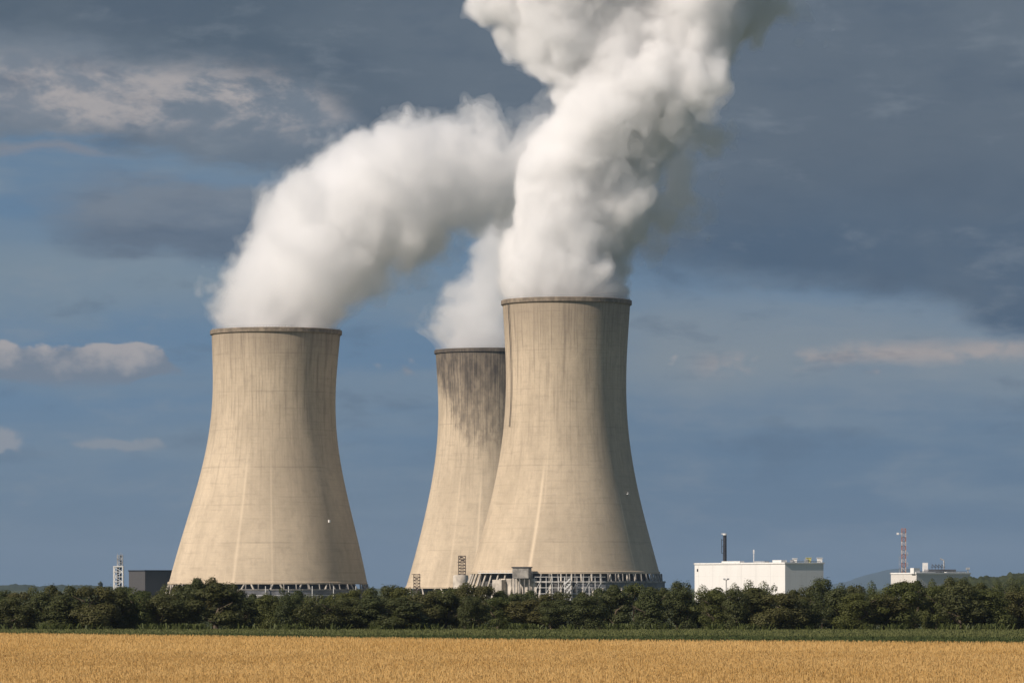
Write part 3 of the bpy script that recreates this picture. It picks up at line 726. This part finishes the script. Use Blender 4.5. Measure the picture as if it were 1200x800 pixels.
def surface_nets(f, org, h):
    """closed surface f = 0 (inside f < 0) on a regular grid"""
    s = f < 0; n = f.shape
    c = [(i, j, k) for i in (0, 1) for j in (0, 1) for k in (0, 1)]
    sl = lambda o: tuple(slice(q, m - 1 + q) for q, m in zip(o, n))
    cnt = sum(s[sl(o)].astype(np.int8) for o in c)
    act = (cnt > 0) & (cnt < 8); idx = np.full(act.shape, -1, np.int64); ijk = np.argwhere(act); idx[act] = np.arange(len(ijk))
    acc = np.zeros((len(ijk), 3)); num = np.zeros(len(ijk))
    for a in range(8):
        for b in range(a + 1, 8):
            if sum(abs(p - q) for p, q in zip(c[a], c[b])) != 1: continue
            fa = f[tuple((ijk + c[a]).T)]; fb = f[tuple((ijk + c[b]).T)]
            x = (fa < 0) != (fb < 0); t = fa[x] / (fa[x] - fb[x])
            acc[x] += np.array(c[a]) + t[:, None] * (np.array(c[b]) - np.array(c[a])); num[x] += 1
    V = (ijk + acc / num[:, None]) * h + org; Q = []
    for ax in range(3):
        o1, o2 = [(1, 2), (2, 0), (0, 1)][ax]
        lo = [slice(1, m - 1) for m in n]; lo[ax] = slice(0, n[ax] - 1); hi = list(lo); hi[ax] = slice(1, n[ax])
        e = np.argwhere(s[tuple(lo)] != s[tuple(hi)])
        off = np.array([1, 1, 1]); off[ax] = 0; e = e + off
        u = np.zeros(3, int); u[o1] = 1; w = np.zeros(3, int); w[o2] = 1
        q = np.stack([idx[tuple((e - u - w).T)], idx[tuple((e - w).T)], idx[tuple(e.T)], idx[tuple((e - u).T)]], 1)
        flip = ~s[tuple(e.T)]; q[flip] = q[flip][:, ::-1]; Q.append(q)
    Q = np.concatenate(Q); return V, Q[(Q >= 0).all(1)]
def volume_mat(name, dens, aniso=.2, col=(1, 1, 1)):
    m = bpy.data.materials.new(name); m.use_nodes = True; nt = m.node_tree; nt.nodes.clear()
    o = nt.nodes.new('ShaderNodeOutputMaterial'); v = nt.nodes.new('ShaderNodeVolumePrincipled')
    v.inputs['Color'].default_value = (*col, 1); v.inputs['Density'].default_value = dens; v.inputs['Anisotropy'].default_value = aniso
    nt.links.new(v.outputs[0], o.inputs['Volume'])
    m.cycles.homogeneous_volume = True
    return m
def plume(name, D, puffs, shells, seed, h=1.0, amp=1., clip=None, label='', base=None, ragged=1., tail=None):
    """puffs: (px, py, radius px, depth px); shells: (inset px, density)"""
    k = D / F
    S = np.array([[*P(a, b, D), r * k] for a, b, r, dd in puffs]); S[:, 1] += np.array([p[3] * k for p in puffs])
    lo = (S[:, :3] - S[:, 3:]).min(0) - 26; hi = (S[:, :3] + S[:, 3:]).max(0) + 26
    n = np.ceil((hi - lo) / h).astype(int) + 1
    ax = [lo[i] + np.arange(n[i]) * h for i in range(3)]
    # swirl the puffs before measuring, so they stop being spheres
    w = [bspline_noise(n, lo / 40, h, 34, seed + 50 + i) * 9 for i in range(3)]
    g = [ax[0][:, None, None] + w[0], ax[1][None, :, None] + w[1], ax[2][None, None, :] + w[2]]
    e = np.zeros(n, np.float32); kk = 3.5
    for x, y, z, r in S:
        d = np.sqrt((g[0] - x) ** 2 + (g[1] - y) ** 2 + (g[2] - z) ** 2) - r
        e += np.exp(-np.clip(d, -60, 60) / kk)
    d = -kk * np.log(e + 1e-30)
    for i, (cell, a) in enumerate(((42, 9.), (21, 11.), (11, 8.5), (5.6, 5.6), (2.9, 3.2))):
        b = bspline_noise(n, lo / cell, h, cell, seed + i)
        d -= amp * a * (np.abs(b) - .22)
    if base is not None:        # inside the mouth of the tower the steam keeps to the shell
        bx, by, br, bz = base
        rr = np.sqrt((ax[0][:, None, None] - bx) ** 2 + (ax[1][None, :, None] - by) ** 2)
        t = np.clip((ax[2] - bz) / 14, 0, 1)[None, None, :]
        lim = np.maximum(rr - (br - .6) - (np.clip(ax[2] - bz, 0, None) * .30 + (np.clip(ax[2] - bz, 0, None) / 5) ** 2.2)[None, None, :], (bz - 24) - ax[2][None, None, :])
        d = np.maximum(d, lim)
    wisp = np.maximum(bspline_noise(n, lo / 26, h, 26, seed + 80), 0) * (np.abs(bspline_noise(n, lo / 7, h, 7, seed + 81)) + np.abs(bspline_noise(n, lo / 3.4, h, 3.4, seed + 82)) * .6)
    if base is not None: wisp *= t
    root = None
    tail = tail or (0, 1, 0)
    for i, (ins, dens) in enumerate(shells):
        q = d + ins * k + (np.clip((ax[0] - (tail[0] - 600) * k) / ((tail[1] - tail[0]) * k), 0, 1) * tail[2] * i / 1.5)[:, None, None] - (wisp * 15 * ragged if i == 0 else 0)
        for w in (q[0], q[-1], q[:, 0], q[:, -1], q[:, :, 0], q[:, :, -1]): np.maximum(w, .5, out=w)
        V, Q = surface_nets(q, lo, h)
        o = obj(name if i == 0 else ('steam_body', 'steam_core')[i - 1], mesh_np(name, V, Q, True), volume_mat(name, dens), root)
        if root is None: root = tag(o, label, 'steam')
    return root
plume('steam_plume', 2480, [
    (664, 385, 62, 0), (664, 352, 63, 0), (668, 322, 61, 0), (677, 292, 61, 0), (688, 260, 62, 0), (697, 225, 62, 0), (709, 190, 62, 0), (724, 156, 62, 0),
    (742, 122, 68, 0), (752, 84, 74, 6), (705, 72, 66, 0), (664, 24, 66, -10), (650, 58, 38, -10), (626, 6, 38, -10), (704, 12, 90, 0), (790, 74, 54, -34), (800, 24, 56, -20), (760, 110, 48, -30),
    (858, 14, 46, 50), (893, 0, 38, 60), (922, 8, 16, 60), (812, 154, 20, 60), (788, 196, 22, 60), (770, 234, 15, 50), (758, 266, 8, 50),
    (690, -60, 100, 0), (780, -60, 90, 20), (860, -70, 70, 50)],
    ((0, .035), (4, .07), (9, .12)), 11, label='tall white steam plume rising from the nearest cooling tower', base=(*P(664, 352, 2480).xy, 34.4, P(0, 356, 2480).z))
plume('steam_plume', 2520, [
    (324, 420, 56, 0), (325, 390, 58, 0), (330, 364, 58, 0), (344, 334, 63, 0), (368, 302, 66, 0), (398, 270, 67, 6), (432, 242, 66, 12), (470, 216, 62, 22),
    (508, 194, 54, 34), (548, 184, 52, 46), (588, 182, 48, 60), (622, 184, 46, 78), (656, 182, 44, 98), (690, 180, 42, 120), (724, 178, 36, 140), (500, 166, 34, 34), (548, 160, 34, 50), (575, 166, 30, 60),
    (424, 200, 28, 10), (356, 248, 30, 0), (300, 300, 14, 0), (468, 270, 22, 50), (546, 226, 22, 66), (430, 302, 24, 20), (402, 334, 24, 6), (374, 366, 24, 0), (322, 290, 24, -10), (284, 330, 14, 0)],
    ((-1, .016), (4, .034), (10, .055)), 29, label='slanting white steam plume drifting right from the left cooling tower', base=(*P(323.6, 388, 2520).xy, 35.2, P(0, 390, 2520).z), ragged=.9, amp=1.25, tail=(500, 620, 9.))
plume('steam_plume', 3008, [
    (571, 430, 46, 0), (571, 404, 46, 0), (566, 376, 46, 0), (566, 350, 42, 0), (576, 322, 40, 0), (590, 294, 38, 0), (606, 268, 36, 10), (622, 240, 34, 20), (640, 214, 30, 30), (548, 330, 22, 0), (530, 374, 20, 0), (582, 284, 26, 0), (540, 350, 22, 0)],
    ((-1, .013), (6, .023), (12, .036)), 47, label='thin grey steam plume rising from the rear cooling tower', base=(*P(571.5, 411, 3008).xy, 34.4, P(0, 413, 3008).z), ragged=1.6, amp=1.35)
# ------------------------------------------------------------------ air
m = MB(); m.box((0, 22000, 219), (90000, 52000, 440))
hz = tag(m.build('haze', volume_mat('haze_air', 2.5e-5, 0., (.36, .50, .72))), kind='stuff')
